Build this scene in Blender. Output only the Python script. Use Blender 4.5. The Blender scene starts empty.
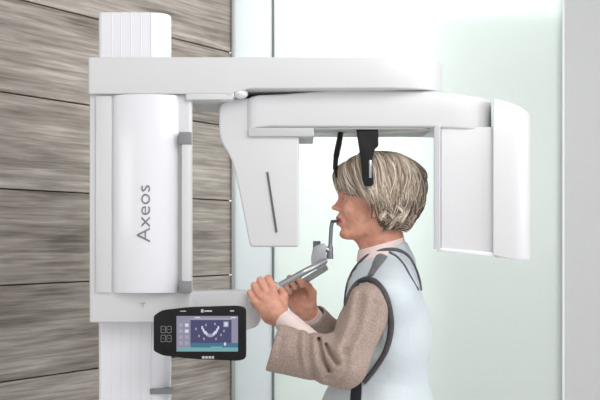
import bpy, bmesh, math, random
import numpy as np
from mathutils import Vector, Matrix
random.seed(7); np.random.seed(7)
sc = bpy.context.scene
COL = sc.collection
F = 1125.0; CAMZ = 1.40; CAMY = -3.0; HZ = 240.0

def P(px, py, y=0.0):
    D = y - CAMY
    return Vector(((px-300)*D/F, y, CAMZ+(HZ-py)*D/F))

# ------------------------------------------------------------------ camera
cam = bpy.data.cameras.new('camera'); camo = bpy.data.objects.new('camera', cam); COL.objects.link(camo)
camo.location = (0, CAMY, CAMZ); camo.rotation_euler = (math.pi/2, 0, 0)
cam.sensor_width = 36; cam.lens = 36*F/600; cam.shift_y = (HZ-200)/600
cam.clip_start = .05
sc.camera = camo
sc.view_settings.view_transform = 'Standard'; sc.view_settings.look = 'None'
sc.view_settings.gamma = 1; sc.view_settings.use_curve_mapping = False
sc.view_settings.exposure = 0.0

# ------------------------------------------------------------------ materials
def lin(c):
    return tuple(((v/255)/12.92 if v/255 <= .04045 else ((v/255+.055)/1.055)**2.4) for v in c)
def mat(name, rgb, rough=.5, metal=0, spec=.5, sss=0, coat=0, noise=None, bump=None, emit=None):
    m = bpy.data.materials.new(name); m.use_nodes = True
    nt = m.node_tree; b = nt.nodes['Principled BSDF']
    c = lin(rgb); b.inputs['Base Color'].default_value = (*c, 1)
    b.inputs['Roughness'].default_value = rough; b.inputs['Metallic'].default_value = metal
    b.inputs['Specular IOR Level'].default_value = spec
    b.inputs['Coat Weight'].default_value = coat
    if sss:
        b.inputs['Subsurface Weight'].default_value = sss
        b.inputs['Subsurface Radius'].default_value = (.01, .004, .002); b.inputs['Subsurface Scale'].default_value = 1.0
    tc = nt.nodes.new('ShaderNodeTexCoord')
    if noise:   # (scale, rgb2, detail)
        n = nt.nodes.new('ShaderNodeTexNoise'); n.inputs['Scale'].default_value = noise[0]; n.inputs['Detail'].default_value = 5
        r = nt.nodes.new('ShaderNodeValToRGB'); r.color_ramp.elements[0].position = .35; r.color_ramp.elements[1].position = .65
        r.color_ramp.elements[0].color = (*c, 1); r.color_ramp.elements[1].color = (*lin(noise[1]), 1)
        nt.links.new(tc.outputs['Object'], n.inputs['Vector']); nt.links.new(n.outputs['Fac'], r.inputs['Fac'])
        nt.links.new(r.outputs['Color'], b.inputs['Base Color'])
    if bump:    # (scale, strength, distance)
        n = nt.nodes.new('ShaderNodeTexNoise'); n.inputs['Scale'].default_value = bump[0]; n.inputs['Detail'].default_value = 3
        u = nt.nodes.new('ShaderNodeBump'); u.inputs['Strength'].default_value = bump[1]; u.inputs['Distance'].default_value = bump[2]
        nt.links.new(tc.outputs['Object'], n.inputs['Vector']); nt.links.new(n.outputs['Fac'], u.inputs['Height'])
        nt.links.new(u.outputs['Normal'], b.inputs['Normal'])
    if emit:
        b.inputs['Emission Color'].default_value = (*lin(emit[0]), 1); b.inputs['Emission Strength'].default_value = emit[1]
    return m
WHITE = mat('white_enamel', (216, 216, 218), .38, coat=.15, bump=(3, .02, .002))
WHITE2 = mat('white_panel', (236, 236, 241), .25, coat=.3, bump=(3, .02, .002))
GREYP = mat('grey_plastic', (136, 136, 140), .5, bump=(200, .05, .0005))
LGREY2 = mat('underside_shade_grey', (200, 200, 202), .5, bump=(200, .05, .0005))
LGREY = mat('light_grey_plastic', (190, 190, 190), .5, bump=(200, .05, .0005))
DGREY = mat('dark_gap', (92, 92, 95), .6, bump=(200, .05, .0005))
TXT = mat('lettering_grey', (124, 126, 130), .5, noise=(50, (120, 122, 126)))
SILV2 = mat('satin_metal', (140, 142, 150), .4, .6, bump=(300, .04, .0005))
SILV = mat('brushed_metal', (182, 184, 188), .32, .75, bump=(300, .04, .0005))
BLACK = mat('black_plastic', (13, 13, 15), .5, spec=.3, noise=(40, (21, 21, 24)), bump=(150, .1, .0005))
DSIL = mat('dark_metal', (92, 94, 100), .35, .6, bump=(300, .04, .0005))

# wood planks
def wood():
    m = bpy.data.materials.new('grey_oak_planks'); m.use_nodes = True; nt = m.node_tree; L = nt.links
    b = nt.nodes['Principled BSDF']; b.inputs['Roughness'].default_value = .62
    tc = nt.nodes.new('ShaderNodeTexCoord'); sep = nt.nodes.new('ShaderNodeSeparateXYZ'); L.new(tc.outputs['Object'], sep.inputs[0])
    # plank id from height (object z), offset along length per plank
    def math_(op, a, bb=None):
        n = nt.nodes.new('ShaderNodeMath'); n.operation = op
        if isinstance(a, (int, float)): n.inputs[0].default_value = a
        else: L.new(a, n.inputs[0])
        if bb is not None:
            if isinstance(bb, (int, float)): n.inputs[1].default_value = bb
            else: L.new(bb, n.inputs[1])
        return n.outputs[0]
    pid = math_('FLOOR', math_('DIVIDE', math_('SUBTRACT', sep.outputs['Z'], 1.559), .3))
    wn = nt.nodes.new('ShaderNodeTexWhiteNoise'); wn.noise_dimensions = '1D'; L.new(pid, wn.inputs['W'])
    off = math_('MULTIPLY', wn.outputs['Value'], 37.0)
    cmb = nt.nodes.new('ShaderNodeCombineXYZ')
    L.new(math_('ADD', sep.outputs['X'], off), cmb.inputs['X']); L.new(off, cmb.inputs['Y']); L.new(sep.outputs['Z'], cmb.inputs['Z'])
    def noise(sx, sz, scale, det, dist=0, rough=.6):
        mp = nt.nodes.new('ShaderNodeMapping'); mp.inputs['Scale'].default_value = (sx, 1, sz); L.new(cmb.outputs[0], mp.inputs['Vector'])
        n = nt.nodes.new('ShaderNodeTexNoise'); n.inputs['Scale'].default_value = scale; n.inputs['Detail'].default_value = det
        n.inputs['Distortion'].default_value = dist; n.inputs['Roughness'].default_value = rough
        L.new(mp.outputs[0], n.inputs['Vector']); return n.outputs['Fac']
    a = noise(.9, 9, 2.2, 6, .6); g = noise(2.2, 55, 1.6, 5, .3); c = noise(.7, 2.4, 2.0, 3, .4)
    v = math_('ADD', math_('ADD', math_('MULTIPLY', a, .36), math_('MULTIPLY', g, .52)), math_('MULTIPLY', c, .34))
    v = math_('ADD', v, math_('MULTIPLY', math_('SUBTRACT', wn.outputs['Value'], .5), .05))
    r = nt.nodes.new('ShaderNodeValToRGB'); e = r.color_ramp.elements
    e[0].position = .44; e[0].color = (*lin((100, 91, 84)), 1); e[1].position = .76; e[1].color = (*lin((198, 190, 182)), 1)
    k = e.new(.55); k.color = (*lin((138, 129, 121)), 1); k = e.new(.64); k.color = (*lin((164, 155, 147)), 1)
    L.new(v, r.inputs['Fac']); L.new(r.outputs['Color'], b.inputs['Base Color'])
    u = nt.nodes.new('ShaderNodeBump'); u.inputs['Strength'].default_value = .35; u.inputs['Distance'].default_value = .003
    L.new(v, u.inputs['Height']); L.new(u.outputs['Normal'], b.inputs['Normal'])
    return m
WOOD = wood()
def glassm(name, rgb, tr):
    m = bpy.data.materials.new(name); m.use_nodes = True; nt = m.node_tree; nt.nodes.remove(nt.nodes['Principled BSDF'])
    d = nt.nodes.new('ShaderNodeBsdfDiffuse'); t = nt.nodes.new('ShaderNodeBsdfTranslucent'); g = nt.nodes.new('ShaderNodeBsdfGlossy')
    n = nt.nodes.new('ShaderNodeTexNoise'); n.inputs['Scale'].default_value = .7
    r = nt.nodes.new('ShaderNodeValToRGB'); r.color_ramp.elements[0].color = (*lin(rgb), 1); r.color_ramp.elements[1].color = (*lin(tuple(min(255, c+2) for c in rgb)), 1)
    tc = nt.nodes.new('ShaderNodeTexCoord'); nt.links.new(tc.outputs['Object'], n.inputs['Vector']); nt.links.new(n.outputs['Fac'], r.inputs['Fac'])
    for s in (d, t): nt.links.new(r.outputs['Color'], s.inputs['Color'])
    g.inputs['Roughness'].default_value = .35; g.inputs['Color'].default_value = (.9, .9, .9, 1)
    a = nt.nodes.new('ShaderNodeMixShader'); a.inputs[0].default_value = tr; nt.links.new(d.outputs[0], a.inputs[1]); nt.links.new(t.outputs[0], a.inputs[2])
    c = nt.nodes.new('ShaderNodeMixShader'); c.inputs[0].default_value = .03; nt.links.new(a.outputs[0], c.inputs[1]); nt.links.new(g.outputs[0], c.inputs[2])
    nt.links.new(c.outputs[0], nt.nodes['Material Output'].inputs[0]); return m
GLASS = glassm('frosted_glass', (234, 241, 238), .22)
GLASS1 = glassm('milky_glass', (232, 238, 240), .15)
WALLW = mat('white_paint', (240, 241, 241), .8, bump=(60, .05, .001))
WALLG = mat('grey_paint', (205, 205, 206), .8, bump=(60, .05, .001))
PGREEN = mat('pale_green_paint', (206, 217, 212), .8, bump=(60, .05, .001))
FLOORM = mat('pale_vinyl_floor', (226, 226, 224), .4, noise=(4, (230, 230, 228)))
ALU = mat('aluminium_trim', (176, 178, 178), .4, .3, bump=(100, .03, .0005))
GASK = mat('grey_gasket', (120, 128, 130), .6, bump=(100, .03, .0005))

# ------------------------------------------------------------------ mesh helpers
def link(o, parent=None):
    COL.objects.link(o)
    if parent: o.parent = parent
    return o
def obj(name, bm, m, parent=None, smooth=True, ang=35):
    me = bpy.data.meshes.new(name)
    bmesh.ops.recalc_face_normals(bm, faces=bm.faces)
    if smooth:
        for f in bm.faces: f.smooth = True
        for e in bm.edges:
            if len(e.link_faces) == 2 and e.calc_face_angle(0) > math.radians(ang): e.smooth = False
    bm.to_mesh(me); bm.free()
    for x in (m if isinstance(m, (list, tuple)) else [m]): me.materials.append(x)
    o = bpy.data.objects.new(name, me); link(o, parent)
    return o
def thing(name, label, cat, loc=(0, 0, 0)):
    o = bpy.data.objects.new(name, None); link(o); o.location = loc; o.empty_display_size = .1
    o['label'] = label; o['category'] = cat; return o
def struct(name, bm, m):
    o = obj(name, bm, m); o['kind'] = 'structure'; return o
def bevel(bm, w, seg=3, ang=40):
    if w <= 0: return
    bmesh.ops.recalc_face_normals(bm, faces=bm.faces)
    es = [e for e in bm.edges if len(e.link_faces) == 2 and e.calc_face_angle(0) > math.radians(ang)]
    bmesh.ops.bevel(bm, geom=es, offset=w, segments=seg, affect='EDGES', profile=.5, clamp_overlap=True)
def box(bm, a, b):
    lo = [min(a[i], b[i]) for i in range(3)]; hi = [max(a[i], b[i]) for i in range(3)]
    vs = [bm.verts.new((x, y, z)) for x in (lo[0], hi[0]) for y in (lo[1], hi[1]) for z in (lo[2], hi[2])]
    for f in ((0, 1, 3, 2), (4, 6, 7, 5), (0, 4, 5, 1), (2, 3, 7, 6), (0, 2, 6, 4), (1, 5, 7, 3)): bm.faces.new([vs[i] for i in f])
def bx(a, b, bw=0, seg=2):
    bm = bmesh.new(); box(bm, a, b); bevel(bm, bw, seg); return bm
def plate(pts, y0, y1, bw=0, seg=3):
    """outline given in photo pixels, standing at distance y0, thickness to y1"""
    bm = bmesh.new(); A = [P(x, y, y0) for x, y in pts]
    f = [bm.verts.new(p) for p in A]; k = [bm.verts.new((p.x, y1, p.z)) for p in A]
    n = len(f); bm.faces.new(f); bm.faces.new(k[::-1])
    for i in range(n): bm.faces.new((f[i], k[i], k[(i+1) % n], f[(i+1) % n]))
    bevel(bm, bw, seg); return bm
def rnd(pts, r, seg=5):
    """round polygon corners: r scalar or list"""
    out = []; n = len(pts)
    for i in range(n):
        ri = r[i] if isinstance(r, (list, tuple)) else r
        p0, p, p2 = Vector(pts[i-1]), Vector(pts[i]), Vector(pts[(i+1) % n])
        a, b = (p0-p), (p2-p)
        if ri <= 0: out.append(tuple(p)); continue
        ra = min(ri, a.length*.49); rb = min(ri, b.length*.49)
        s, e = p+a.normalized()*ra, p+b.normalized()*rb
        for k in range(seg+1):
            t = k/seg; q = s*(1-t)**2+p*2*t*(1-t)+e*t*t; out.append(tuple(q))
    return out
def prism(plan, zlo, zhi, bw=.004, seg=3):
    """plan outline (x,y) raised from zlo to zhi; zlo/zhi may be functions of (x,y)"""
    g = lambda z, p: z(p[0], p[1]) if callable(z) else z
    bm = bmesh.new(); A = [bm.verts.new((p[0], p[1], g(zlo, p))) for p in plan]; B = [bm.verts.new((p[0], p[1], g(zhi, p))) for p in plan]
    n = len(A)
    for i in range(n): bm.faces.new((A[i], A[(i+1) % n], B[(i+1) % n], B[i]))
    bm.faces.new(A[::-1]); bm.faces.new(B)
    bevel(bm, bw, seg); return bm
def dens(pts, step=.01):
    out = []
    n = len(pts)
    for i in range(n):
        a, b = Vector(pts[i]), Vector(pts[(i+1) % n]); k = max(1, int((b-a).length/step))
        for j in range(k): out.append(tuple(a.lerp(b, j/k)))
    return out
def catmull(pts, n=8, closed=False):
    pts = [Vector(p) for p in pts]; out = []; m = len(pts)
    rng = range(m if closed else m-1)
    for i in rng:
        if closed: p0, p1, p2, p3 = pts[(i-1) % m], pts[i], pts[(i+1) % m], pts[(i+2) % m]
        else: p0, p1, p2, p3 = pts[max(i-1, 0)], pts[i], pts[i+1], pts[min(i+2, m-1)]
        for k in range(n):
            t = k/n
            out.append(.5*((2*p1)+(p2-p0)*t+(2*p0-5*p1+4*p2-p3)*t*t+(3*p1-p0-3*p2+p3)*t**3))
    if not closed: out.append(pts[-1])
    return out
def tube(bm, pts, r, seg=10, closed=False, flat=None):
    """r scalar or list; flat = (normal vector, ratio): flattened section"""
    pts = [Vector(p) for p in pts]; n = len(pts); rings = []
    up = None
    for i, p in enumerate(pts):
        a = pts[(i-1) % n] if (closed or i > 0) else p; b = pts[(i+1) % n] if (closed or i < n-1) else p
        t = (b-a).normalized()
        if flat is not None:
            nf = flat[0][i] if isinstance(flat[0], list) else flat[0]; u = (nf-t*nf.dot(t)).normalized()
        else:
            if up is None: up = t.orthogonal().normalized()
            u = (up-t*up.dot(t)).normalized(); up = u
        w = t.cross(u); ri = r[i] if isinstance(r, (list, tuple)) else r; k = flat[1] if flat is not None else 1
        rings.append([bm.verts.new(p+u*math.cos(2*math.pi*j/seg)*ri*k+w*math.sin(2*math.pi*j/seg)*ri) for j in range(seg)])
    m = n if closed else n-1
    for i in range(m):
        A, B = rings[i], rings[(i+1) % n]
        for j in range(seg): bm.faces.new((A[j], A[(j+1) % seg], B[(j+1) % seg], B[j]))
    if not closed: bm.faces.new(rings[0][::-1]); bm.faces.new(rings[-1])
def tb(pts, r, seg=12, **k):
    bm = bmesh.new(); tube(bm, pts, r, seg, **k); return bm
def cyl(bm, a, b, r, seg=24):
    tube(bm, [a, b], r, seg)

# ------------------------------------------------------------------ room
wd = Vector((.6027, 1, 0)).normalized(); wn = Vector((wd.y, -wd.x, 0))     # wood wall direction, normal into the room
A0 = Vector((-.928, .479, 0)); corner = Vector((-.2757, 1.56, 0))
ang = math.atan2(wd.y, wd.x); Lw = (corner-A0).length
bm = bmesh.new()   # local: x along the wall, y thickness, z height; each plank with a tiny V-groove
z = 1.559-.3*6
zs = []
while z < 2.8: zs.append(z); z += .3
g = .0022
for i, z0 in enumerate(zs):
    lo, hi = max(z0, 0)+g, min(z0+.3, 2.8)-g
    if hi <= lo: continue
    b2 = bmesh.new(); box(b2, (-3.5, 0, lo), (Lw, -.012, hi)); bevel(b2, .0015, 1)
    me = bpy.data.meshes.new('tmp'); b2.to_mesh(me); b2.free(); bm.from_mesh(me); bpy.data.meshes.remove(me)
for f in bm.faces: f.material_index = 0
n0 = len(bm.faces)
box(bm, (-3.5, .06, 0), (Lw, 0.0005, 2.8))
bm.faces.ensure_lookup_table()
for f in bm.faces[n0:]: f.material_index = 1
WBACK = mat('dark_backing', (52, 48, 45), .8, noise=(20, (60, 55, 50)))
o = struct('wall_left', bm, [WOOD, WBACK]); o.location = A0+wn*-.012*-1; o.rotation_euler = (0, 0, ang)
o.location = A0 - wn*.012
GY = 1.56
def gx(px, y=GY): return (px-300)*(y-CAMY)/F
struct('trim_1', bx((gx(231.6), GY-.015, 0), (gx(235.2), GY+.06, 2.8), .002), ALU)
struct('window_1', bx((gx(235.2), GY, 0), (gx(271.9), GY+.012, 2.8), .001), GLASS1)
struct('trim_2', bx((gx(271.9), GY-.004, 0), (gx(274.3), GY+.03, 2.8), .001), GASK)
struct('window_2', bx((gx(274.3), GY, 0), (gx(566), GY+.012, 2.8), .001), GLASS)
WY = 1.535
struct('trim_3', prism([(gx(562.3, WY), WY), (gx(564.6, WY), WY), (gx(564.6, WY), 1.575), (gx(562.5, 1.575), 1.575)], 0, 2.8, 0), WALLW)
struct('wall_right', prism([(gx(564.6, WY), WY), (2.6, WY), (2.6, 1.66), (gx(564.6, WY), 1.66)], 0, 2.8, 0), WALLG)
struct('floor', bx((-4, -3.6, -.1), (3, 4.2, 0)), FLOORM)
struct('ceiling', bx((-4, -1.2, 2.8), (3, 4.2, 2.9)), WALLW)
struct('wall_back', bx((-1.6, 3.6, 0), (3, 3.7, 2.8)), WALLW)
# unseen panel added to shade the glass, a hand's breadth behind the frosted pane
PX0 = gx(418, 1.71); PZ1 = CAMZ+(HZ-22)*(1.71-CAMY)/F
struct('shade_panel', bx((PX0, 1.71, 0), (1.9, 1.77, PZ1), .003), PGREEN)

# ------------------------------------------------------------------ lights
w = bpy.data.worlds.new('world'); sc.world = w; w.use_nodes = True
w.node_tree.nodes['Background'].inputs[0].default_value = (.97, .985, 1, 1); w.node_tree.nodes['Background'].inputs[1].default_value = .66
def area(name, loc, target, size, power, col=(1, 1, 1), sy=None):
    l = bpy.data.lights.new(name, 'AREA'); l.energy = power; l.size = size; l.color = col
    if sy: l.shape = 'RECTANGLE'; l.size_y = sy
    o = bpy.data.objects.new(name, l); link(o); o.location = loc
    o.rotation_euler = (Vector(target)-Vector(loc)).to_track_quat('-Z', 'Y').to_euler(); return o
area('key_softbox', (.9, -1.6, 2.75), (.1, .2, 1.3), 1.4, 29, (1, .99, .97))  # unseen softbox added as the key light
area('side_light', (2.4, -.8, 1.9), (.2, 0, 1.5), 1.2, 20, (1, 1, 1))
area('left_light', (-1.9, -1.9, 1.7), (.1, 0, 1.4), 1.0, 9, (1, .98, .96))
area('glass_backlight', (.35, 2.9, 2.3), (.35, 1.6, 1.9), 2.4, 200, (1, 1, 1), .5)  # lamp added behind the pane to whiten the frosted glass
area('wood_fill', (.25, .6, 2.72), (-.45, 1.2, 1.2), .4, 6, (1, .99, .97))  # added lamp, brightens the wood near the corner

# ------------------------------------------------------------------ x-ray machine
M = thing('dental_xray_machine', 'tall white panoramic dental x-ray machine with overhead arm beside the wood wall', 'x-ray machine', (P(136, 0).x, 0, 0))
def part(name, bm, m, parent=None, label=None, **k):
    o = obj(name, bm, m, None, **k)
    par = parent or M
    o.parent = par
    inv = Matrix.Translation(-M.location) if True else None
    # parts are modelled in world space; the machine's origin is the column foot
    o.matrix_parent_inverse = Matrix.Translation(-Vector(M.location)) if par is M else Matrix.Identity(4)
    if label: o['label'] = label
    return o
def X(px, y=0): return P(px, 0, y).x
def Z(py, y=0): return P(0, py, y).z
# column
cy = -.10
xl, xr = X(98, cy), X(172, cy)
plan = rnd([(xl, cy), (xr, cy), (X(170, .12), .12), (xl, .12)], [.012, .07, .03, .03], 8)
part('column', prism(plan, .03, Z(12, cy), .003), WHITE2)
bm = bmesh.new()
for px in (112, 121, 131, 141, 151):   # shallow ribs running up the column front
    cyl(bm, (X(px, cy), cy+.0005, .04), (X(px, cy), cy+.0005, Z(12.4, cy)), .0013, 12)
part('column_rib', bm, WHITE2)
part('base_plate', prism(rnd([(xl-.12, -.28), (xr+.2, -.28), (xr+.2, .25), (xl-.12, .25)], .06), 0, .03, .006), WHITE)
part('column_slot', bx((X(150, cy), cy-.004, Z(394, cy)), (X(172, cy), cy+.03, Z(388.5, cy)), .001), GREYP, label='dark grey slot near the column foot')
# carriage
fy = -.17
xl, xr = X(88, fy), X(192, fy)
carr_plan = rnd([(xl, fy+.015), (xr, fy+.015), (X(190, .15), .15), (xl, .15)], [.006, .012, .03, .03])
part('carriage', prism(carr_plan, Z(323, fy), Z(93, fy), .004), WHITE)
py_ = fy+.013
# curved front panel
a, b = X(112.5, fy), X(178, fy)
pp = [(a, py_+.01)]
for k in range(25):
    t = k/24; pp.append((a+(b-a)*t, py_-.001-.022*math.sin(math.pi*min(1, t*1.0))**.7 if 0 < t < 1 else py_))
pp.append((b, py_+.01))
panel = part('front_panel', prism(pp, Z(293, fy), Z(94.5, fy), .0015), WHITE2)
part('panel_groove', bx((X(111, fy), py_-.0006, Z(292, fy)), (X(112.6, fy), py_+.01, Z(95, fy))), LGREY)
part('side_cover', bx((X(95, fy), py_-.004, Z(293, fy)), (X(111, fy), py_+.01, Z(95, fy)), .002), WHITE)
grip = part('guide_rail', bx((X(182, fy), fy-.012, Z(293, fy)), (X(191, fy), py_+.003, Z(132, fy)), .003), WHITE)
part('rail_groove', bx((X(179.5, fy), py_-.001, Z(281, fy)), (X(181.6, fy), py_+.004, Z(145, fy))), LGREY)
for y0, y1 in ((132, 144.5), (281, 293)):
    part('end_cap', bx((X(179, fy-.012), fy-.014, Z(y1, fy-.012)), (X(191, fy-.012), py_+.002, Z(y0, fy-.012)), .0015), GREYP, parent=grip, label='grey end cap')
# lettering, read upwards
cu = bpy.data.curves.new('lettering', 'FONT'); cu.body = 'Axeos'; cu.size = 1; cu.offset = -.012; cu.resolution_u = 4
to = bpy.data.objects.new('lettering_tmp', cu); COL.objects.link(to)
bpy.context.view_layer.update()
me = bpy.data.meshes.new_from_object(to.evaluated_get(bpy.context.evaluated_depsgraph_get())); bpy.data.objects.remove(to)
co = np.array([v.co[:] for v in me.vertices]); mn, mx = co.min(0), co.max(0)
sL = abs(Z(185, -.19)-Z(242, -.19))/(mx[0]-mn[0]); sH = (X(149.5, -.19)-X(136.5, -.19))/(mx[1]-mn[1])
bm = bmesh.new(); bm.from_mesh(me)
yt = py_-.0245
for v in bm.verts:
    u, h = v.co.x-mn[0], v.co.y-mn[1]
    v.co = Vector((X(149.5, -.19)-h*sH, yt, Z(242, -.19)+u*sL))
r = bmesh.ops.extrude_face_region(bm, geom=bm.faces[:])
for v in [e for e in r['geom'] if isinstance(e, bmesh.types.BMVert)]: v.co.y += .004
part('lettering', bm, TXT, parent=panel, smooth=False, label='grey Axeos lettering')
# tiny grey logo mark below the panel
bm = bmesh.new(); cyl(bm, P(143, 308, fy+.013), P(143, 303, fy+.013), .0012, 8); cyl(bm, P(140.5, 303, fy+.013), P(145.5, 303, fy+.013), .0014, 8)
part('emblem', bm, LGREY, label='small grey mark')

# overhead arm
def zline(tab, y):   # px->py table as z of world x
    def f(x, yy):
        px = 300+x*F/(y-CAMY)
        t = tab
        if px <= t[0][0]: v = t[0][1]
        elif px >= t[-1][0]: v = t[-1][1]
        else:
            for (a0, b0), (a1, b1) in zip(t, t[1:]):
                if a0 <= px <= a1: v = b0+(b1-b0)*(px-a0)/max(1e-6, a1-a0); break
        return Z(v, y)
    return f
xl = X(88, fy); xm = X(450, fy)
apl = dens(rnd([(xl, fy), (xm, fy), (xm, .17), (xl, .17)], [.006, .17, .17, .03], 10), .012)
part('overhead_arm', prism(apl, zline([(88, 94), (228, 94), (250, 88.5), (446, 88)], fy), Z(57, fy), .004), WHITE)
part('arm_bracket', plate(rnd([(186, 91), (234, 91), (234, 96), (231, 99.5), (186, 99.5)], 1), fy+.002, .12, .004), WHITE)
part('rotation_hub', prism(rnd([(X(256, -.11), -.11), (X(420, -.11), -.11), (X(420, -.11), .11), (X(256, -.11), .11)], .1, 8), Z(95, -.11), Z(84, -.11), 0), DGREY, label='dark grey rotation hub')
bm = bmesh.new(); bmesh.ops.create_uvsphere(bm, u_segments=24, v_segments=16, radius=1)
for v in bm.verts: v.co = Vector((P(240, 93, -.155).x+v.co.x*.020, -.14+v.co.y*.03, P(240, 93, -.155).z+v.co.z*.013))
part('joint_cap', bm, WHITE2)
# rotating arm
ry = -.13
rpl = dens(rnd([(X(246, ry), ry), (X(497, ry), ry), (X(497, ry), .13), (X(246, ry), .13)], [.03, .10, .10, .03], 8), .012)
part('rotating_arm', prism(rpl, zline([(246, 134), (252, 128), (270, 126.5), (440, 127), (497, 131)], ry), zline([(246, 98), (256, 95), (285, 94), (330, 90), (440, 91), (497, 98)], ry), .006, 3), WHITE)
part('underside_plate', prism(rnd([(X(256, -.12), -.12), (X(432, -.12), -.12), (X(432, -.12), .1), (X(256, -.12), .1)], .03), Z(129.2, -.12), Z(126, -.12), .001), LGREY)  # shade under the ring is put into the plate's grey
part('underside_shade', plate(rnd([(248, 127.5), (314, 127.5), (314, 136.5), (248, 136.5)], 2), -.125, .1, .003), LGREY2)  # pale grey box painted in for the shadow under the ring
# tube head
th = part('tube_head', plate(rnd([(219, 104), (233, 98), (262, 98), (299, 134), (299, 247), (250, 247), (241, 200), (232, 158), (219, 140)], [8, 4, 2, 3, 3, 4, 40, 16, 12], 6), -.115, .12, .014, 4), WHITE)
part('slot', plate(rnd([(266.3, 172), (268.3, 172), (277.5, 232), (275.5, 233)], .6), -.1175, -.108, 0), DGREY, parent=th, label='dark narrow slot')
# sensor head turned a little away
sh = part('sensor_head', prism(rnd([(X(441, -.12), -.12), (X(500, -.12), -.124), (X(500, .08), .08), (X(441, .08), .08)], [.004, .004, .02, .02]), zline([(441, 250), (475, 252), (500, 253)], -.12), Z(127, -.12), .002), WHITE)
part('inner_edge', prism(rnd([(X(433, -.11), -.125), (X(439.5, -.12), -.14), (X(441.5, .10), .10), (X(434, .09), .09)], .004), zline([(433, 248), (442, 250)], -.12), Z(126, -.12), .002), WHITE2, parent=sh)
opl = dens(rnd([(X(493, -.14), -.14), (X(531.5, -.14), -.14), (X(527, .10), .10), (X(495, .10), .10)], [.003, .06, .06, .003], 8), .01)
part('outer_cover', prism(opl, zline([(493, 255), (512, 259), (532, 260)], -.14), zline([(493, 98), (505, 101), (520, 106), (532, 113)], -.14), .005), WHITE, parent=sh)
part('bottom_lip', prism(rnd([(X(436, -.13), -.13), (X(494, -.13), -.135), (X(494, .08), .08), (X(437, .08), .08)], .003), zline([(436, 250), (475, 255.5), (494, 257)], -.13), zline([(436, 247.5), (475, 251), (494, 252.5)], -.13), .002), WHITE2, parent=sh)
# head supports
part('forehead_support', tb(catmull([P(341, 127, -.03), P(339.5, 140, -.03), P(336, 158, -.03), P(335.5, 170, -.03), P(337.5, 181, -.03)], 8), [.0075]*8+[.0078]*8+[.0065]*8+[.005]*8+[.0035], 12, flat=(Vector((0, 1, 0)), 2.2)), BLACK, label='black curved forehead support')
def temple(y, name='temple_support'):
    o = part(name, plate(rnd([(355.5, 122), (377.5, 122), (378.5, 134), (378.5, 146), (375, 149), (373, 156), (372, 165), (374, 183), (372, 186), (365, 186), (362.5, 180), (361, 160), (358, 140)], 1.5), y, y+.014, .003), BLACK, label='black temple support arm')
    return o
t1 = temple(-.112); temple(.10)
part('support_clip', bx(P(369, 160, -.116), P(371.5, 178, -.110), .001), SILV, parent=t1, label='silver slider')
# table arm behind the screen and handles
part('table_arm', plate(rnd([(186, 292), (240, 291), (260, 297), (260, 326), (240, 332), (186, 332)], [2, 6, 8, 8, 6, 2]), -.06, .06, .008), WHITE)
def hb(y, a, b): return P(a[0], a[1], y), P(b[0], b[1], y)
for y, a, b in ((-.065, (249, 302.5), (325, 260.5)), (.075, (247, 316), (326, 268))):
    p, q = hb(y, a, b)
    q2 = P(b[0], b[1], 0)
    bm = bmesh.new(); mid = p.lerp(q, .52)
    tube(bm, catmull([p, mid, p.lerp(q, .75), Vector((q2.x, y*.35, q2.z))], 8), .0085, 16)
    hd = part('handle', bm, SILV, label='brushed metal handle rod')
    part('grip_sleeve', tb([p.lerp(q, .0), p.lerp(q, .40)], .0125, 20), WHITE, parent=hd, label='white grip sleeve')
    part('handle_mount', tb([p.lerp(q, .06), Vector((X(252), y*.4, Z(312)))], .012, 14), WHITE, parent=hd)
# bite block arm
part('bite_arm', plate(rnd([(314, 246), (325, 243), (327.5, 262), (322, 271), (312, 268), (311, 258)], [3, 2, 3, 5, 4, 3]), -.025, .025, .004), SILV)
part('knob', tb([P(313, 245.5, 0), P(320.5, 245.5, 0)], .0125, 20), DSIL, label='dark metal knob')
part('link_bar', tb([P(318, 246, 0), P(331, 251, 0)], .008, 14), SILV)
part('bite_post', tb(catmull([P(330, 259, 0), P(330.3, 245, 0), P(331.2, 228, 0), P(332.5, 221.3, 0)], 6), [.0090]*3+[.0080]*3+[.0052]*13, 14), SILV2)
part('bite_block', tb([P(331, 221.5, 0), P(339, 221, 0)], .0042, 12, flat=(Vector((0, 1, 0)), 2.0)), DSIL, label='dark bite block held in the mouth')

# control panel
cyp = -.23
cp = part('control_panel', plate(rnd([(153.5, 316), (161, 310.5), (188, 307.3), (238, 305.8), (246, 308), (246, 359), (238, 361), (190, 359), (162, 355.5), (153.5, 351)], [2, 4, 10, 4, 4, 4, 4, 10, 4, 2]), cyp, cyp+.022, .0035), BLACK)
sy_ = cyp-.0006
SCR = {}
def em(n, c, s=.85): 
    m = mat(n, (10, 10, 12), .3, emit=(c, s)); return m
def scr(quads, y=sy_, th=.0004):
    bm = bmesh.new()
    for i, (x0, y0, x1, y1, mi) in enumerate(quads):
        n = len(bm.faces); a = P(x0, y0, y); b = P(x1, y1, y); yy = y-.00006*i
        box(bm, (a.x, yy, a.z), (b.x, y+.002, b.z)); bm.faces.ensure_lookup_table()
        for f in bm.faces[n:]: f.material_index = mi
    return bm
smats = [em('screen_lilac', (150, 148, 170)), em('screen_navy', (72, 70, 112)), em('screen_teal', (62, 120, 146)), em('screen_aqua', (120, 176, 180)), em('screen_white', (225, 228, 245)), em('screen_grey', (172, 170, 186))]
q = [(176.5, 316, 238, 351.5, 0), (190.5, 320, 231.5, 343.5, 1), (190.5, 343, 238, 347.5, 2), (178, 347.5, 238, 351.3, 3), (190.5, 318.2, 231.5, 319.4, 5), (195, 317, 200, 318, 4), (231, 317, 236, 318.2, 4)]
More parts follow.
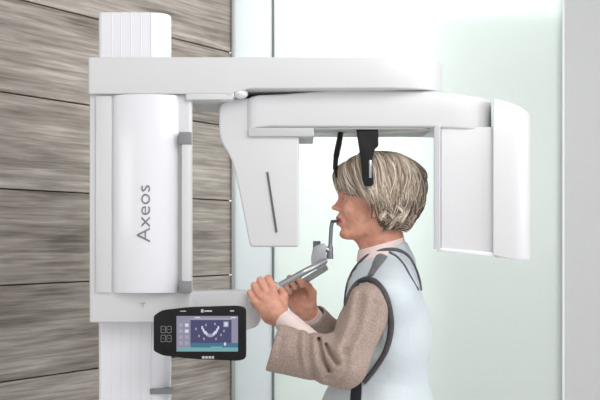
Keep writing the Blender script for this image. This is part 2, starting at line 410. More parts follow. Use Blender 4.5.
for yy in (323.5, 329.5, 335.5, 341.5):
    q += [(179, yy, 182.5, yy+3.2, 5), (185, yy, 188.5, yy+3.2, 4 if yy < 334 else 5)]
q += [(223.5, 321.5, 228.5, 327, 5), (224.5, 322.5, 227.5, 326, 4), (224, 342.5, 226, 345.5, 4), (211, 346.5, 222, 348, 3)]
for k in range(-7, 8):      # the dental arch on the display
    x = 210.3+k*1.15; y = 335.8-(k/7.0)**2*9.0+ (0 if abs(k) < 5 else 1)
    q.append((x-.75, y-1.7, x+.75, y+1.4, 4 if abs(k) > 2 else 5))
for x, y in ((196, 329), (199, 336), (221, 335), (224, 331), (204, 339), (216, 339), (206, 325), (215, 324)):
    q.append((x-.7, y-1.2, x+.7, y+1.0, 5))
part('display', scr(q), smats, parent=cp, smooth=False, label='lit lilac and blue display with a white dental arch')
for bx0, by0 in ((160.8, 326), (166.6, 326), (160.8, 335), (166.6, 335)):
    bm = bmesh.new(); a = P(bx0, by0, sy_); b = P(bx0+4.8, by0+7, sy_)
    t = .0012
    for c in (((a.x, a.z), (b.x, a.z-t)), ((a.x, b.z+t), (b.x, b.z)), ((a.x, a.z), (a.x+t, b.z)), ((b.x-t, a.z), (b.x, b.z))):
        box(bm, (c[0][0], sy_-.0006, c[0][1]), (c[1][0], sy_+.002, c[1][1]))
    box(bm, ((a.x+b.x)/2-.001, sy_-.0006, (a.z+b.z)/2-.001), ((a.x+b.x)/2+.001, sy_+.002, (a.z+b.z)/2+.001))
    part('button', bm, GREYP, parent=cp, smooth=False, label='grey outlined button')
for r_ in ((201, 309.3, 203.5, 312.5), (204.5, 310.3, 212, 311.8), (180, 310.8, 186, 311.6), (230, 310.3, 234, 311.5), (202, 356.2, 204.6, 358.6), (205.3, 356.2, 207.8, 358.6), (208.5, 356.2, 211, 358.6), (211.7, 356.2, 214, 358.6)):
    part('bezel_mark', scr([r_+(0,)]), LGREY, parent=cp, smooth=False, label='small pale mark on the bezel')
part('panel_bracket', tb([P(215, 322, cyp+.02), P(215, 318, -.05)], .016, 16), GREYP)

# ------------------------------------------------------------------ SDF sculpting
def V3(p): return np.array([p[0], p[1], p[2]], dtype=np.float64)
def s_ell(p, c, r, R=None):
    q = p-V3(c)
    if R is not None: q = q@R
    r = np.array(r, float); k0 = np.linalg.norm(q/r, axis=1); k1 = np.linalg.norm(q/(r*r), axis=1)
    return np.where(k1 > 1e-9, k0*(k0-1)/np.maximum(k1, 1e-9), -r.min())
def s_cone(p, a, b, ra, rb):
    a, b = V3(a), V3(b); ab = b-a; t = np.clip(((p-a)@ab)/(ab@ab), 0, 1)
    return np.linalg.norm(p-a-t[:, None]*ab, axis=1)-(ra+(rb-ra)*t)
def smin(a, b, k):
    h = np.clip(.5+.5*(b-a)/k, 0, 1); return b*(1-h)+a*h-k*h*(1-h)
def smax(a, b, k): return -smin(-a, -b, k)
def rotY(d):   # columns are the local axes
    c, s = math.cos(math.radians(d)), math.sin(math.radians(d)); return np.array([[c, 0, s], [0, 1, 0], [-s, 0, c]])
def surface(f, lo, hi, h, name, m, parent, bs=16):
    lo, hi = np.array(lo, float), np.array(hi, float)
    n = (np.ceil((hi-lo)/h).astype(int)//bs+1)*bs+1
    V = np.full(n, 1.0, np.float32)
    nb = (n-1)//bs
    cs = np.stack(np.meshgrid(*[np.arange(k) for k in nb], indexing='ij'), -1).reshape(-1, 3)
    cen = lo+(cs*bs+bs/2)*h; d = f(cen); rad = bs*h*.9+.012
    for c, dd in zip(cs, d):
        sl = tuple(slice(c[i]*bs, (c[i]+1)*bs+1) for i in range(3))
        if abs(dd) > rad: V[sl] = math.copysign(1, dd) if dd > 0 else -1.; 
    for c, dd in zip(cs, d):
        if abs(dd) > rad: continue
        sl = tuple(slice(c[i]*bs, (c[i]+1)*bs+1) for i in range(3))
        g = np.stack(np.meshgrid(*[np.arange(c[i]*bs, (c[i]+1)*bs+1) for i in range(3)], indexing='ij'), -1).reshape(-1, 3)
        V[sl] = f(lo+g*h).reshape([bs+1]*3)
    I = V < 0
    C = np.zeros(np.array(I.shape)-1, np.int8)
    offs = [(i, j, k) for i in (0, 1) for j in (0, 1) for k in (0, 1)]
    nx, ny, nz = C.shape
    for i, j, k in offs: C += I[i:i+nx, j:j+ny, k:k+nz]
    act = np.argwhere((C > 0) & (C < 8))
    idx = np.full(C.shape, -1, np.int32); idx[tuple(act.T)] = np.arange(len(act))
    acc = np.zeros((len(act), 3)); cnt = np.zeros(len(act))
    for a in offs:
        for ax in range(3):
            if a[ax]: continue
            b = list(a); b[ax] = 1
            va = V[act[:, 0]+a[0], act[:, 1]+a[1], act[:, 2]+a[2]]; vb = V[act[:, 0]+b[0], act[:, 1]+b[1], act[:, 2]+b[2]]
            cr = (va < 0) != (vb < 0); t = np.where(cr, va/np.where(cr, va-vb, 1), 0)
            pt = np.tile(np.array(a, float), (len(act), 1)); pt[:, ax] += t
            acc += pt*cr[:, None]; cnt += cr
    vv = lo+(act+acc/cnt[:, None])*h
    quads = []
    for ax in range(3):
        s0 = [slice(1, -1)]*3; s0[ax] = slice(0, -1); s1 = list(s0); s1[ax] = slice(1, None)
        A, B = I[tuple(s0)], I[tuple(s1)]; e = np.argwhere(A != B)
        off = np.ones(3, int); off[ax] = 0; g = e+off
        inside = A[tuple(e.T)]
        u, w_ = (ax+1) % 3, (ax+2) % 3
        def cell(du, dw):
            q = g.copy(); q[:, u] -= du; q[:, w_] -= dw; return idx[q[:, 0], q[:, 1], q[:, 2]]
        Q = np.stack([cell(1, 1), cell(0, 1), cell(0, 0), cell(1, 0)], 1)
        Q[~inside] = Q[~inside][:, ::-1]; quads.append(Q)
    Q = np.concatenate(quads); Q = Q[(Q >= 0).all(1)]
    me = bpy.data.meshes.new(name); me.from_pydata(vv.tolist(), [], Q.tolist()); me.update()
    me.polygons.foreach_set('use_smooth', np.ones(len(me.polygons), bool))
    for x in (m if isinstance(m, (list, tuple)) else [m]): me.materials.append(x)
    o = bpy.data.objects.new(name, me); link(o, parent); return o
def hit(f, px, py, y0=-.5, y1=.5):
    o = np.array([0, CAMY, CAMZ]); d = V3(P(px, py, 0))-o; d /= d[1]
    ts = np.linspace(y0-CAMY, y1-CAMY, 1500); pts = o+ts[:, None]*d; v = f(pts); k = np.argmax(v < 0)
    if v[k] >= 0: k = int(np.argmin(v))
    return Vector(pts[k])

# ------------------------------------------------------------------ the patient
PER = thing('person', 'woman with grey-blonde hair in taupe jumper and pale blue apron gripping the machine handles', 'person', (P(385, 0).x, 0, 0))
def pchild(o, label=None):
    o.matrix_parent_inverse = Matrix.Translation(-Vector(PER.location))
    if label: o['label'] = label
    return o
SH = [P(373, 301, -.150), P(380, 292, .155)]
EL = [P(338, 366, -.225), P(340, 352, .22)]
WR = [P(285, 321, -.115), P(312, 316, .115)]
def norm(v): return Vector(v).normalized()
def handframe(bar_a, bar_b, y, pos, side):
    u = norm(P(*bar_b, y)-P(*bar_a, y)); n = Vector((0, -side, 0)); 
    f = Vector((-u.z, 0, u.x)); 
    if f.z < 0: f = -f
    return (Vector(pos), u, f, n)
HN = handframe((249, 302.5), (325, 260.5), -.065, P(267.5, 302, -.098), -1)   # near hand, palm towards +y
HF = handframe((247, 316), (326, 268), .075, P(297.5, 298, .108), 1)
def hand(p, H, wrist, d):
    k_ = np.linalg.norm(p-V3(H[0]), axis=1) < .16; out = np.ones(len(p))
    if k_.any(): out[k_] = hand_(p[k_], H, wrist, d)
    return out
def hand_(p, H, wrist, d):
    o, u, f, n = H
    T = lambda a, b, c: o+u*a+f*b+n*c
    k = .006
    r = s_cone(p, wrist, T(0, -.035, .0), .024, .024)
    palm = s_cone(p, T(.014, -.034, .003), T(.024, .018, .002), .019, .0125)
    palm = smin(palm, s_cone(p, T(-.014, -.034, .003), T(-.026, .014, .004), .018, .0115), .015)
    palm = smin(palm, s_cone(p, T(0, -.03, .002), T(0, .02, .001), .019, .0125), .015)
    r = smin(r, palm, .02)
    for uu, ff, sc_ in ((.0295, .022, 1.0), (.0100, .026, 1.06), (-.0095, .023, 1.0), (-.0275, .016, .86)):
        q = [T(uu, ff, .000), T(uu*1.04, ff+.030*sc_, .014), T(uu*1.0, ff+.024*sc_, .039), T(uu*.97, ff+.003, .046)]
        rr = [.0103, .0090, .0083, .0070]
        fg = s_cone(p, q[0], q[1], rr[0]*sc_**.5, rr[1]*sc_**.5)
        fg = np.minimum(fg, s_ell(p, q[0]-n*.001, (.0108,)*3))
        fg = smin(fg, s_cone(p, q[1], q[2], rr[1]*sc_**.5*1.03, rr[2]*sc_**.5), .004)
        fg = smin(fg, s_cone(p, q[2], q[3], rr[2]*sc_**.5, rr[3]*sc_**.5), .004)
        r = smin(r, fg, .0035)
    q = [T(.022, -.034, .010), T(.043, -.008, .020), T(.043, .014, .034), T(.036, .030, .046)]
    th_ = smin(s_cone(p, q[0], q[1], .016, .0115), smin(s_cone(p, q[1], q[2], .0112, .0098), s_cone(p, q[2], q[3], .0098, .0078), .004), .006)
    return smin(r, th_, .007)
HC = P(0, 0)
def head(p):
    k_ = p[:, 2] > 1.26; out = np.ones(len(p))
    if k_.any(): out[k_] = head_(p[k_])
    return out
def head_(p):
    q = p.copy(); q[:, 1] = np.abs(q[:, 1])          # symmetric about y=0
    W = lambda px, py, y=0: V3(Vector((P(px, py, 0).x, y, P(px, py, 0).z)))
    d = s_ell(q, W(375, 186), (.089, .072, .079))
    d = smin(d, s_ell(q, W(361, 209), (.055, .057, .076)), .03)
    d = smin(d, s_ell(q, W(353, 186), (.038, .056, .045)), .02)                 # forehead
    d = smin(d, s_cone(q, W(379, 224, .046), W(349, 235, .018), .016, .012), .022)   # jaw
    d = smin(d, s_ell(q, W(345.5, 234), (.0165, .020, .0135)), .012)            # chin
    d = smin(d, s_ell(q, W(351, 210, .034), (.020, .020, .019)), .018)            # cheekbone
    d = smin(d, s_ell(q, W(345, 220), (.021, .026, .023)), .014)                 # muzzle
    d = smin(d, s_cone(q, W(342, 193.5, .008), W(345.5, 193, .034), .0065, .006), .010)  # brow
    d = smax(d, -s_ell(q, W(341, 199.0, .033), (.014, .017, .0105)), .010)        # socket
    d = smin(d, s_ell(q, W(346.6, 199.3, .031), (.0118,)*3), .002)
    nose = smin(s_cone(q, W(342, 197.5), W(336.2, 206.5), .0055, .0068), s_ell(q, W(334.6, 207.8), (.0082, .0082, .0068)), .005)
    nose = smin(nose, s_ell(q, W(338.2, 209.2, .0105), (.0078, .0052, .0052)), .005)
    d = smin(d, nose, .007)
    d = smax(d, -s_ell(q, W(336.6, 211.8, .0055), (.0042, .0028, .0030)), .002)
    d = smin(d, s_ell(q, W(338.6, 217.6), (.0075, .020, .0048)), .005)           # upper lip
    d = smin(d, s_ell(q, W(339.0, 223.8), (.0078, .018, .0052)), .005)
    d = smax(d, -s_ell(q, W(336.5, 220.7), (.0095, .024, .0020)), .003)
    d = smax(d, -s_ell(q, W(337.0, 228.6), (.0085, .020, .0045)), .006)
    # ear
    ear = s_ell(q, W(374, 209, .073), (.013, .006, .025), rotY(12)); ear = smax(ear, -s_ell(q, W(373, 207, .081), (.007, .006, .015)), .003)
    d = smin(d, ear, .004)
    d = smin(d, s_cone(q, W(380, 218), W(388, 262), .051, .056), .02)            # neck
    d = smin(d, s_cone(q, W(362, 240), W(370, 262), .012, .012), .03)
    # fine skin lines
    d += .0010*np.exp(-((q[:, 0]-W(344, 0)[0]+.55*(q[:, 2]-W(0, 218)[2]))/.0022)**2)*(np.abs(q[:, 2]-W(0, 217)[2]) < .016)*(q[:, 1] > .012)
    return d
def body(p):
    d = head(p)
    q = p.copy(); q[:, 1] = np.abs(q[:, 1])
    B = lambda px, py, y=0: V3(Vector((P(px, py, 0).x, y, P(px, py, 0).z)))
    t = s_cone(q, B(388, 278, .02), B(384, 296, .12), .045, .040)
    t = smin(t, s_ell(q, B(386, 330), (.095, .14, .15)), .05); t = smin(t, s_ell(q, B(382, 430), (.105, .15, .16)), .06)
    leg = smin(s_cone(q, B(384, 440, .08), (B(0, 0)[0]*0+B(386, 0)[0], .09, .48), .08, .052), s_cone(q, (B(386, 0)[0], .09, .48), (B(390, 0)[0], .09, .09), .052, .036), .03)
    foot = s_cone(q, (B(392, 0)[0], .09, .05), (B(392, 0)[0]-.14, .10, .035), .036, .026)
    t = smin(t, smin(leg, foot, .02), .03)
    d = smin(d, t, .03)
    for s in (0, 1):
        a = smin(s_cone(p, SH[s], EL[s], .035, .028), s_cone(p, EL[s], WR[s], .028, .0235), .015)
        d = smin(d, a, .02)
        d = smin(d, hand(p, (HN, HF)[s], WR[s], s), .008)
    return d
# skin with make-up regions by object position
def skin():
    m = mat('skin', (224, 168, 144), .5, sss=.12, noise=(60, (212, 148, 124)), bump=(260, .12, .0012))
    return m
SKIN = skin()
me_b = surface(body, (-.26, -.34, -.005), (.40, .34, 1.64), .0028, 'body', SKIN, PER); pchild(me_b)
# lips, brows, eyes as coloured faces of the same body mesh
LIP = mat('lips', (178, 104, 100), .4, noise=(200, (168, 92, 90))); BROW = mat('eyebrow', (120, 100, 86), .8, noise=(300, (150, 130, 112)))
EYE = mat('eye', (176, 156, 146), .3, noise=(10, (184, 164, 154))); IRIS = mat('iris', (60, 62, 66), .15, noise=(90, (80, 84, 90))); NAIL = mat('nail', (228, 176, 160), .3, noise=(90, (230, 180, 165)))
for m in (LIP, BROW, EYE, IRIS): me_b.data.materials.append(m)
W0 = lambda px, py: (P(px, py).x, P(px, py).z)
me = me_b.data; n = len(me.polygons); cen = np.zeros(n*3); me.polygons.foreach_get('center', cen); cen = cen.reshape(-1, 3)
mi = np.zeros(n, np.int32); hp = 300+cen[:, 0]*375; hq = 240-(cen[:, 2]-1.4)*375; ay = np.abs(cen[:, 1])
# ellipse round mouth
mi[(((hq-220.7)/4.6)**2+(ay/.025)**2 < 1) & (hp < 346)] = 1
brc = 191.2+((ay-.03)/.03)**2*2
mi[(np.abs(hq-brc) < 1.3) & (ay > .012) & (ay < .052) & (hp < 356)] = 2
ex = ((ay-.031)/.0125)**2+((hq-199.2)/1.7)**2
mi[(ex < 1) & (hp < 349)] = 3
mi[(((ay-.031)/.0055)**2+((hq-199.2)/1.9)**2 < 1) & (hp < 349)] = 4
me.polygons.foreach_set('material_index', mi); me.update()

# ------------------------------------------------------------------ clothes
def wav(p, s, seed):
    r = np.random.RandomState(seed); out = 0
    for k in range(5):
        v = r.normal(size=3); v /= np.linalg.norm(v); out = out+np.sin(p@v*s*(.6+.3*k)+r.rand()*6)/(1+.5*k)
    return out/3
KNIT = mat('taupe_wool_jumper', (186, 166, 155), .9, spec=.15, noise=(240, (160, 140, 131)), bump=(420, .7, .003))
APR = mat('pale_blue_lead_apron', (199, 208, 214), .5, spec=.3, noise=(6, (206, 215, 219)), bump=(22, .35, .008))
TRIM = mat('dark_grey_binding', (84, 84, 90), .7, noise=(90, (96, 96, 102)))
FLAP = mat('pale_grey_lining', (186, 190, 194), .7, noise=(90, (194, 198, 202)))
TRIMD = mat('charcoal_binding', (70, 66, 68), .7, noise=(90, (82, 78, 80)))
STRAP = mat('grey_shoulder_strap', (112, 113, 118), .7, noise=(90, (122, 123, 128)))
PINK = mat('pink_shirt', (240, 222, 217), .8, noise=(90, (236, 212, 206)))
NAVY = mat('black_trousers', (34, 34, 40), .85, noise=(60, (42, 42, 48)))
def torso_sw(p, neck=True):
    q = p.copy(); q[:, 1] = np.abs(q[:, 1])
    B = lambda px, py, y=0: V3(Vector((P(px, py, 0).x, y, P(px, py, 0).z)))
    t = s_cone(q, B(389, 274, .02), B(384, 294, .13), .056, .052)
    t = smin(t, s_ell(q, B(386, 330), (.106, .15, .16)), .05)
    t = smin(t, s_ell(q, B(381, 415), (.122, .165, .16)), .06)
    t = smin(t, s_cone(q, B(384, 250), B(388, 264), .058, .066), .02)
    # neck opening
    if neck: t = smax(t, -s_cone(q, B(376, 225), B(381, 246), .050, .053), .004)
    return t
def sleeve(p, s):
    if s == 0:
        pts = [P(368.5, 307, -.16), P(343, 364, -.218), P(318, 357, -.200), P(262, 345, -.15)]
        up = s_cone(p, pts[0], pts[1], .060, .056)
        fo = s_cone(p, pts[1], pts[2], .056, .056); fo = smin(fo, s_cone(p, pts[2], pts[3], .056, .062), .02)
        a, b = P(264.5, 372, -.17), P(281, 318, -.17)
        ax = norm(b-a); nn = V3(Vector((-ax.z, 0, ax.x)))      # towards the hand
        if nn[0] > 0: nn = -nn
        inner = smin(s_cone(p, pts[2], pts[3], .045, .056), s_cone(p, EL[0], WR[0], .030, .030), .01)
        d = smin(up, fo, .025)
    else:
        pts = [P(376, 300, .16), P(342, 350, .21), P(321, 326, .15)]
        up = s_cone(p, pts[0], pts[1], .058, .046); fo = s_cone(p, pts[1], pts[2]+(pts[2]-pts[1])*.4, .046, .040)
        nn = V3(norm(P(312, 316, .12)-P(340, 350, .21))); a = P(311, 319, .12)
        inner = s_cone(p, pts[1], pts[2]+(pts[2]-pts[1]), .034, .034)
        d = smin(up, fo, .025)
    d = d+.0036*wav(p, 62, 3)+.0018*wav(p, 130, 5)
    if s == 0: d = d+folds(p)
    cut = (p-V3(a))@nn
    d = smax(d, cut, .004)
    d = smax(d, -np.maximum(inner, -(cut+.075)), .003)
    return d
def sl_base(p):
    pts = [P(368.5, 307, -.16), P(343, 364, -.218), P(318, 357, -.200), P(262, 345, -.15)]
    return smin(s_cone(p, pts[0], pts[1], .060, .056), smin(s_cone(p, pts[1], pts[2], .056, .056), s_cone(p, pts[2], pts[3], .056, .062), .02), .025)
FOLD = [([(319, 340), (323, 358), (329.5, 370)], 1.8, .017), ([(326, 345), (330, 353), (337, 362)], 1.8, .017), ([(309, 336), (308, 354), (315, 378)], 3.0, .008),
        ([(299, 330), (296, 346), (300, 364)], 3.0, .005), ([(349, 290), (343, 318), (333, 342)], 3.5, .008), ([(362, 296), (357, 322), (344, 352)], 3.2, .006), ([(376, 304), (371, 330), (354, 362)], 3.5, .006),
        ([(281, 338), (279, 356)], 3.0, .004), ([(346, 350), (346, 366), (338, 384)], 3.0, .006), ([(314, 345), (316, 362), (323, 382)], 3.5, -.007), ([(335, 344), (341, 356)], 3.5, -.006),
        ([(355, 292), (350, 322), (338, 350)], 4.0, -.006), ([(369, 298), (364, 330), (350, 358)], 4.0, -.005), ([(303, 334), (303, 356), (308, 374)], 4, -.005)]
def folds(p):
    D = p[:, 1]-CAMY; x = p[:, 0]*375; z = (p[:, 2]-1.4)*375; out = 0
    for pl, w_, am in FOLD:
        L3 = [P(a_, b_, -.24) for a_, b_ in pl]; best = np.full(len(p), 1e9)
        for a_, b_ in zip(L3, L3[1:]):
            ax_, az_, bx_, bz_ = a_.x*375, (a_.z-1.4)*375, b_.x*375, (b_.z-1.4)*375
            t = np.clip(((x-ax_)*(bx_-ax_)+(z-az_)*(bz_-az_))/((bx_-ax_)**2+(bz_-az_)**2), 0, 1)
            best = np.minimum(best, (x-ax_-t*(bx_-ax_))**2+(z-az_-t*(bz_-az_))**2)
        out = out+am*np.exp(-best/(w_*w_))
    return out*np.clip((-.165-p[:, 1])/.04, 0, 1)
def jumper(p):
    return smin(smin(torso_sw(p)+.001*wav(p, 40, 2), sleeve(p, 0), .012), sleeve(p, 1), .012)
sw = pchild(surface(jumper, (-.18, -.34, .88), (.42, .34, 1.42), .0032, 'jumper', KNIT, PER))
# apron: a thick shell round the torso, sides open under the arms
def apron(p):
    q = p.copy(); q[:, 1] = np.abs(q[:, 1])
    B = lambda px, py, y=0: V3(Vector((P(px, py, 0).x, y, P(px, py, 0).z)))
    t = s_cone(q, B(388, 278, .03), B(385, 297, .125), .068, .063)
    t = smin(t, s_ell(q, B(386, 335), (.122, .165, .17)), .05)
    t = smin(t, s_ell(q, B(378, 430), (.162, .178, .20)), .06)
    t = smin(t, s_cone(q, B(377, 470), B(377, 640), .172, .168)*.95, .05)
    t = t+.0022*wav(p*np.array([1, 1, .25]), 45, 8)
    t = smax(t, B(0, 640)[2]-p[:, 2], .01)
    t = smin(t, s_cone(q, B(369, 292, .03), B(381, 269, .02), .063, .060), .02)
    t = np.minimum(t, torso_sw(p, False)-.007)
    # neck opening leaning forward
    t = smax(t, -s_ell(q, B(381, 238), (.068, .064, .036), rotY(-8)), .004)
    t = smax(t, p[:, 2]-(B(0, 247)[2]+(p[:, 0]-B(385, 0)[0])*.25), .004)
    # armhole
    t = smax(t, -s_ell(q, B(364, 328, .26), (.060, .125, .120), rotY(-16)), .004)
    return t
ap = pchild(surface(apron, (-.18, -.24, .25), (.48, .24, 1.42), .004, 'lead_apron', APR, PER))
allc = lambda p: np.minimum(np.minimum(apron(p), jumper(p)), head(p))
apr_only = apron
def band(name, pix, r, m, f, flat=None, off=.0, ys=(-.5, .5), closed=False):
    pts = [hit(f, x, y, *ys) for x, y in pix]; pts = catmull(pts, 6, closed)
    nv = [p_+Vector((0, -off, 0)) for p_ in pts]
    if flat is not None:
        A = np.array([V3(p_) for p_ in nv]); e = 2e-3
        G = np.stack([f(A+np.eye(3)[k]*e)-f(A-np.eye(3)[k]*e) for k in range(3)], 1)
        flat = ([Vector(g_).normalized() if np.linalg.norm(g_) > 1e-9 else Vector((0, -1, 0)) for g_ in G], flat[1])
    return pchild(obj(name, tb(nv, r, 10, flat=flat, closed=closed), m, PER))
cw = [(345, 303), (347, 287), (352, 273), (361, 261), (372, 253), (385, 249.5), (398, 250), (408, 256), (415, 268), (419, 280), (420.5, 290)]
colsdf = lambda p: np.minimum(apron(p), s_ell(p, V3(Vector((P(382, 0).x, 0, P(0, 262).z))), (.066, .073, .040), rotY(-14)))
band('collar_binding', cw, .0044, TRIM, colsdf, off=.003)
band('collar_flap', [(401, 254), (408, 261), (414, 271), (417.5, 281), (419, 288)], .012, FLAP, apron, flat=(Vector((0, 1, 0)), .22))
band('collar_binding', [(389, 252), (397, 257), (404, 265), (410, 276), (418, 290)], .0034, TRIM, apron)
un = lambda p: np.minimum(apron(p), jumper(p))
ah = [hit(un, *q_) for q_ in ((345, 306), (350, 293), (357, 284), (366, 279.5), (375, 282), (382, 289.5), (387, 300))]+[hit(apron, *q_)+Vector((0, -.004, 0)) for q_ in ((390, 314), (391, 326), (389, 340), (384, 354), (375, 368), (364, 382))]
ah = catmull(ah, 6); pchild(obj('armhole_binding', tb(ah, [.0045+.0038*min(1, max(0, i-4)/8)-.002*max(0, (i-40)/36) for i in range(len(ah))], 12), TRIMD, PER))
band('shoulder_strap', [(382.5, 255), (379.5, 260), (375, 268), (370, 277)], .0155, STRAP, lambda p: apron(p), flat=(Vector((0, 1, 0.35)), .3))
band('side_strap', [(356, 374), (356.5, 385), (356, 396), (355, 412)], .016, NAVY, apron, flat=(Vector((0, 1, 0)), .35))
# shirt cuffs and collar
def cuffring(c, d, r, l):
    bm = bmesh.new(); d = norm(d); tube(bm, [c, c+d*l], [r, r*.96], 28)
    return bm
dn = WR[0]-EL[0]; pchild(obj('shirt_cuff', cuffring(EL[0].lerp(WR[0], .30), dn, .0315, .143), PINK, PER))
dn = WR[1]-EL[1]; pchild(obj('shirt_cuff', cuffring(EL[1].lerp(WR[1], .72), dn, .0285, .058), PINK, PER))
bm = bmesh.new(); RG = []
for (cx, fyy, byy, rx, ry_) in ((381, 262, 250, .066, .072), (381, 250, 237, .061, .066), (381, 251, 238, .057, .062), (381, 262, 250, .060, .066)):
    c = Wc0 = P(cx, 0); ring = []
    for k in range(40):
        a = 2*math.pi*k/40; x = c.x+rx*math.cos(a); t = (1+math.cos(a))/2
        ring.append(bm.verts.new((x, ry_*math.sin(a), P(0, fyy+(byy-fyy)*t).z)))
    RG.append(ring)
for A, B_ in zip(RG, RG[1:]+RG[:1]):
    for k in range(40): bm.faces.new((A[k], A[(k+1) % 40], B_[(k+1) % 40], B_[k]))
pchild(obj('shirt_collar', bm, PINK, PER))
# trousers and shoes
def trousers(p):
    q = p.copy(); q[:, 1] = np.abs(q[:, 1]); x = P(385, 0).x
    t = s_ell(q, (P(380, 0).x, 0, .90), (.115, .150, .15))
    t = smin(t, s_cone(q, (x, .075, .85), (x, .09, .10), .078, .058), .03)
    return smax(t, .085-p[:, 2], .004)
pchild(surface(trousers, (.0, -.24, .06), (.46, .24, 1.08), .006, 'trousers', NAVY, PER))
for s in (-1, 1):
    def shoe(p, s=s):
        x = P(392, 0).x
        d = s_cone(p, (x, .09*s, .045), (x-.15, .10*s, .035), .046, .038); d = smax(d, .002-p[:, 2], .003)
        return smax(d, p[:, 2]-.085, .01)
    pchild(surface(shoe, (-.02, .09*s-.08, -.004), (.36, .09*s+.08, .11), .004, 'shoe', BLACK, PER))

# ------------------------------------------------------------------ hair
def hairm(name, cs):
    m = bpy.data.materials.new(name); m.use_nodes = True; nt = m.node_tree; b = nt.nodes['Principled BSDF']
    b.inputs['Roughness'].default_value = .42; b.inputs['Specular IOR Level'].default_value = .4
    g = nt.nodes.new('ShaderNodeNewGeometry'); r = nt.nodes.new('ShaderNodeValToRGB'); e = r.color_ramp.elements
    e[0].position = 0; e[0].color = (*lin(cs[0]), 1); e[1].position = 1; e[1].color = (*lin(cs[3]), 1)
    k = e.new(.35); k.color = (*lin(cs[1]), 1); k = e.new(.7); k.color = (*lin(cs[2]), 1)
    nt.links.new(g.outputs['Random Per Island'], r.inputs['Fac']); nt.links.new(r.outputs['Color'], b.inputs['Base Color'])
    return m
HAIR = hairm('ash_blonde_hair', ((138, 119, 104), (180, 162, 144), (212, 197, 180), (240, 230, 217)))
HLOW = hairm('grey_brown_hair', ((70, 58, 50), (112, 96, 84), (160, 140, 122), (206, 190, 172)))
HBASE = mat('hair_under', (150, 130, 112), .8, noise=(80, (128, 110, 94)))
Wc = lambda px, py, y=0: Vector((P(px, py, 0).x, y, P(px, py, 0).z))
hc = Wc(378.5, 195.5); hr = Vector((.110, .095, .114)); PE = 2.45
def sq(v): return (abs(v.x/hr.x)**PE+abs(v.y/hr.y)**PE+abs(v.z/hr.z)**PE)**(1/PE)
def hbase(p):
    q = np.abs(p-V3(hc))/np.array(hr)
    l = (q**PE).sum(1)**(1/PE); d = (l-.93)*.095
    q = p.copy(); q[:, 1] = np.abs(q[:, 1])
    # clear the face
    x, z = p[:, 0]-Wc(376, 0).x, p[:, 2]-Wc(0, 200).z
    d = smax(d, -np.maximum(x, z+.12*x), .012)
    d = smax(d, Wc(0, 233).z-p[:, 2], .015)
    return d
hb_o = pchild(surface(hbase, (.06, -.12, 1.38), (.38, .12, 1.68), .003, 'hair_base', HBASE, PER))
def surfpt(d, lift=0): return hc+d/sq(d)*(1+lift)
rr = random.Random(5)
def strand(bm, pts, r0):
    n = len(pts); rad = [r0*(.35+.65*min(1, 4*i/(n-1)))*(1-.85*(i/(n-1))**3) for i in range(n)]
    tube(bm, pts, rad, 5)
def lock(bm, s, side, e, full, lift, w, curl, t0=0):
    st = Vector((-.080+.125*s+rr.gauss(0, .006), side*abs(rr.gauss(0, .012))+.006, .105))
    a_, b_ = st.normalized(), (e-hc).normalized(); om = a_.angle(b_); pts = []; ph = rr.random()*6; cv = rr.gauss(0, .006)
    for k in range(14):
        t = t0+(full-t0)*k/13
        d = (a_*math.sin((1-t)*om)+b_*math.sin(t*om))/max(1e-6, math.sin(om))
        q_ = surfpt(d, lift+.012*math.sin(ph+t*7)-.22*max(0, t-.86))
        q_.x += ((-.004 if s < .3 else -.012 if s < .48 else .003)+cv)*math.sin(math.pi*t)+curl*t*t*math.sin(ph+t*9)
        q_.z += curl*.5*t*t*math.cos(ph*2+t*8)
        pts.append(q_)
    strand(bm, pts, w)
bt, bl = bmesh.new(), bmesh.new()
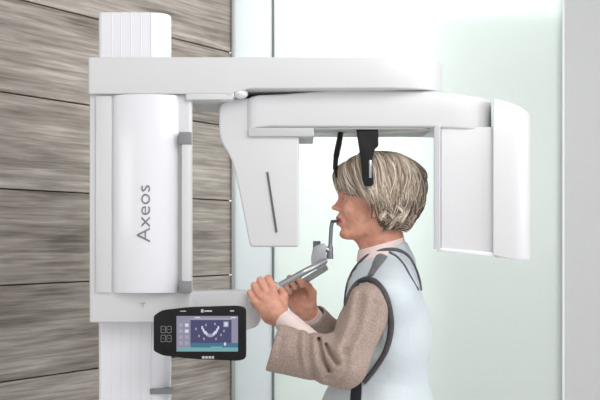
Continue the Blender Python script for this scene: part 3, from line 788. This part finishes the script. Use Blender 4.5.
for i in range(2300):
    side = -1 if rr.random() < .6 else 1; s = rr.random(); v = rr.random(); t0 = 0 if rr.random() < .5 else rr.random()*.5
    if s < .30:      # fringe swept down over the forehead and temple
        t = s/.30; e = Wc(338+32*t+rr.gauss(0, 2), 190+12*t+rr.gauss(0, 2.5), side*(.093*min(1, .05+.2*rr.random()+t*1.1)))
        lock(bt if rr.random() < .88 else bl, s, side, e, .8+.2*v, rr.uniform(-.05, .02), rr.uniform(.0012, .0027), .004, t0)
    elif s < .48:    # swept back over the ear
        t = (s-.30)/.18; e = Wc(371+22*t+rr.gauss(0, 3), 204+6*t+rr.gauss(0, 4), side*.094)
        lock(bt, s, side, e, .8+.25*v, rr.uniform(-.04, .03), rr.uniform(.0014, .0029), .009, t0)
    else:
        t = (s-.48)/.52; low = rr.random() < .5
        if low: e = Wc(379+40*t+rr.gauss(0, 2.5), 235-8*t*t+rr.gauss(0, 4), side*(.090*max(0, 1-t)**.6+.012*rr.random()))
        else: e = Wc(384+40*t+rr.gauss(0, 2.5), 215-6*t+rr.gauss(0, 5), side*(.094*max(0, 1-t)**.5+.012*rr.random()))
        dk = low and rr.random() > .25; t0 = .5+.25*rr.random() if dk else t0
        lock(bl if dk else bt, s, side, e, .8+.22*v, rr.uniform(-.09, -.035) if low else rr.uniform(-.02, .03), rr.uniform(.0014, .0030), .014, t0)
for c in range(60):     # tousled curls round the ear and the nape, each a bundle of strands
    side = -1 if rr.random() < .68 else 1; t = rr.random()**.9
    x0, y0 = 379+40*t+rr.gauss(0, 2), 204+rr.random()*23; L_ = rr.uniform(12, 20); ph = rr.random()*6; sw_ = rr.choice((-1, 1, 1))*rr.uniform(3, 8)
    dark = rr.random() < (.3 if y0 < 212 else .7); lf = rr.uniform(-.025, .02)
    for b_ in range(14):
        dx, dy, dl = rr.gauss(0, 1.3), rr.gauss(0, 1.2), rr.gauss(0, .006); pts = []
        for k in range(11):
            u = k/10; px = min(421, x0+dx*(1-.5*u)+sw_*math.sin(u*3.3)-3*u*u); py = min(241+dy*.5, y0+dy+L_*u)
            d = Wc(px, py, side*(.092*max(.02, 1-t)**.55))-hc; pts.append(surfpt(d, lf+dl+.035*math.sin(u*3.1)-.09*u*u))
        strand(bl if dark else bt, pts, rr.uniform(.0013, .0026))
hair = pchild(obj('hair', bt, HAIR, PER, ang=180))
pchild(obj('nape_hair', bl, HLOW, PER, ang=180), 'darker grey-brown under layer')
